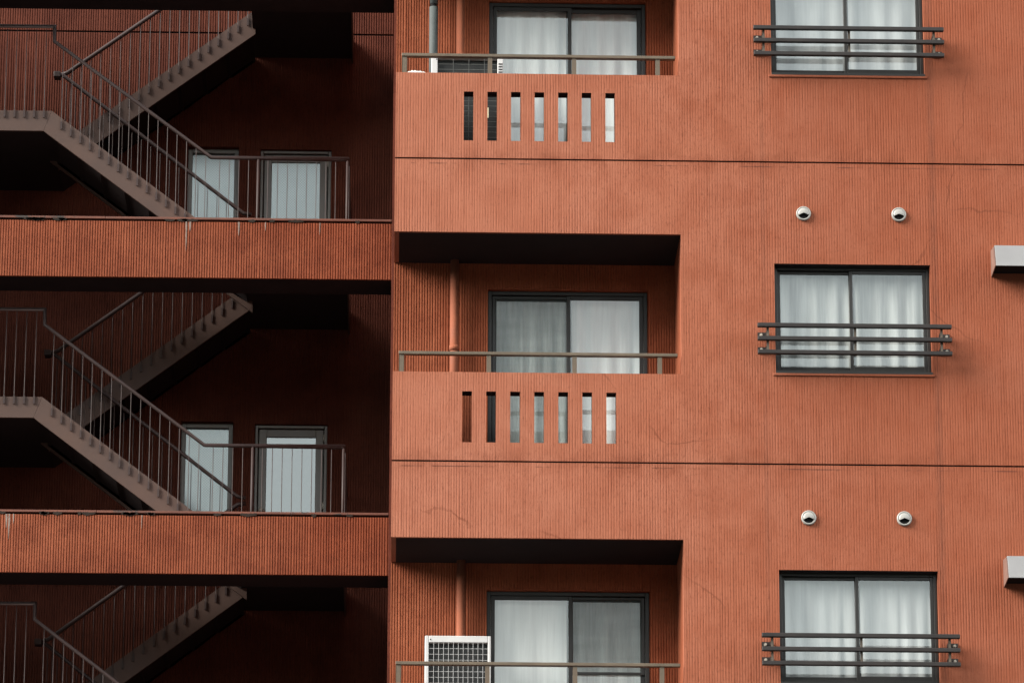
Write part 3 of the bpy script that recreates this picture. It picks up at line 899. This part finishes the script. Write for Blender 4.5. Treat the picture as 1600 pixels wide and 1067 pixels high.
for s, lab in ((0, 'brown zigzag staircase in the best lit uppermost opening of the stairwell'),
               (1, 'brown zigzag staircase in the middle opening of the stairwell'),
               (2, 'mostly dark zigzag staircase in the lowest opening, cut by the photo bottom')):
    z = zj(s)
    st = thing('staircase', (-2.4, 3.0, z - .31), lab, 'staircase', 'staircases stacked in the stairwell')
    zm = z + 1.158                     # top of mid-landing fascia
    dep = .264
    # stringers
    def stringer(y, up, name='stringer'):
        if not up:
            poly = [(XM, zm), (XM - .075, zm - .206), (XT + .05, z - .29 - dep - .04), (XT + .05, z - .29 - .04)]
        else:
            poly = [(XM, zm), (XM + .0, zm - dep), (XT + .02, z + 2.61 - dep + .015), (XT + .02, z + 2.61 + .015)]
        return MB().prism(poly[::1], y, y + .03).build(name, 'stair_steel', st)
    stringer(YO, False); stringer(YI - .03, False); stringer(YI2, True)
    # flights: sawtooth treads over a sloping underside
    nst = 8; rise = 1.45 / nst; run = (XT - XM) / nst
    for up, ya, yb_ in ((False, YO + .031, YI - .031), (True, YI2 + .031, YW - .004)):
        top = []
        for k in range(nst):
            if up:
                xa = XM + k * run; zz = zm - .05 + k * rise
                top += [(xa, zz - rise + (.0 if k else 0)), (xa, zz)] if k else [(xa, zz)]
                top.append((xa + run, zz))
            else:
                xa = XM + k * run; zz = zm - .05 - (k + 1) * rise
                top.append((xa, zz)); top.append((xa + run, zz))
        off = -.20
        if up: bot = [(XT, zm + 1.45 + off), (XM, zm + off)]
        else: bot = [(XT, zm - 1.45 + off), (XM, zm + off)]
        poly = [bot[1], bot[0]] + top[::-1]
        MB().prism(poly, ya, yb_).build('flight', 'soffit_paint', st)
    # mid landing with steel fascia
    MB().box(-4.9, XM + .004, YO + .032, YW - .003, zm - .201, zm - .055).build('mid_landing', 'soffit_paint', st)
    MB().prism([(-4.9, zm - .206), (XM - .077, zm - .206), (XM - .002, zm), (-4.9, zm)], YO, YO + .03).build('fascia', 'stair_steel', st)
    # floor landing
    zl = z - .31
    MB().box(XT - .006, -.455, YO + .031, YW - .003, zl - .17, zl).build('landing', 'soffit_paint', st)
    MB().box(XT + .055, -.455, YO, YO + .03, zl - .22, zl + .02).build('landing_fascia', 'stair_steel', st)
    MB().box(-.454, -.44, YO, YW - .003, zl - .22, zl + .02).build('landing_edge', 'stair_steel', st)
    # railings
    yr = YO - .012
    zr = z + .688
    r1 = MB(); r1.tube([(-4.9, yr, z + 2.03), (XM + .0, yr, z + 2.03), (XM + .002, yr, z + 1.876), (-1.79, yr, zr + .004), (-.46, yr, zr), (-.455, YW - .02, zr)], .0175, 10)
    ra = r1.build('outer_railing', 'stair_rail', st, smooth=True)
    x = -4.86
    while x < XM + .01:
        baluster(ra, x, yr, zm - .07, z + 2.02); x += .0955
    x = -3.255
    while x < -1.80:
        zt = z + 1.876 + (x - XM) * (-.757) - .01
        baluster(ra, x, yr, zm + (x - XM) * (-SLOPE) - .115, zt); x += .0942
    x = -1.705
    while x < -.5:
        if abs(x + 1.33) > .03: baluster(ra, x, yr, max(zl - .05, zm + (x - XM) * (-SLOPE) - .115), zr - .01)
        x += .094
    for xx in (-1.33, -.463):
        mb = MB(); mb.tube([(xx, yr, zl - .08), (xx, yr, zr)], .014, 8); mb.build('newel_post', 'stair_rail', ra, smooth=True)
    y = YO + .1
    while y < YW - .1:
        baluster(ra, -.447, y, zl - .05, zr - .01); y += .12
    r2 = MB(); r2.tube([(XM - .03, YI - .012, z + 1.885), (XM + .03, YI - .012, z + 1.862), (-1.50, YI - .012, z + .438), (-1.42, YI - .012, z + .425)], .019, 10)
    rb = r2.build('inner_railing', 'stair_rail', st, smooth=True)
    x = XM + .06
    while x < -1.48:
        baluster(rb, x, YI - .012, zm + (x - XM) * (-SLOPE) - .115, z + 1.862 + (x - XM) * (-.765) - .03); x += .0955
    r3 = MB(); r3.tube([(XM + .0, YI2 - .012, z + 1.895), (XM + .06, YI2 - .012, z + 1.915), (-1.50, YI2 - .012, z + 1.915 + 1.79 * SLOPE), (-1.42, YI2 - .012, z + 1.93 + 1.79 * SLOPE)], .021, 10)
    rc = r3.build('upper_railing', 'stair_rail', st, smooth=True)
    x = XM + .10
    while x < -1.48:
        baluster(rc, x, YI2 - .012, zm + (x - XM) * SLOPE - .115, z + 1.88 + (x - XM) * SLOPE); x += .0975
    MB().box(XM - .07, XM - .0, YI - .04, YI2 + .02, z + 1.845, z + 1.905).build('rail_turn', 'stair_rail', st, bevel=.008)
    if s == 0:
        zl = z - .31 + H
        MB().box(XT - .006, -.455, YO + .031, YW - .003, zl - .17, zl).build('upper_landing', 'soffit_paint', st)
        MB().box(XT + .055, -.455, YO, YO + .03, zl - .22, zl + .02).build('landing_fascia', 'stair_steel', st)
        MB().box(-.454, -.44, YO, YW - .003, zl - .22, zl + .02).build('landing_edge', 'stair_steel', st)
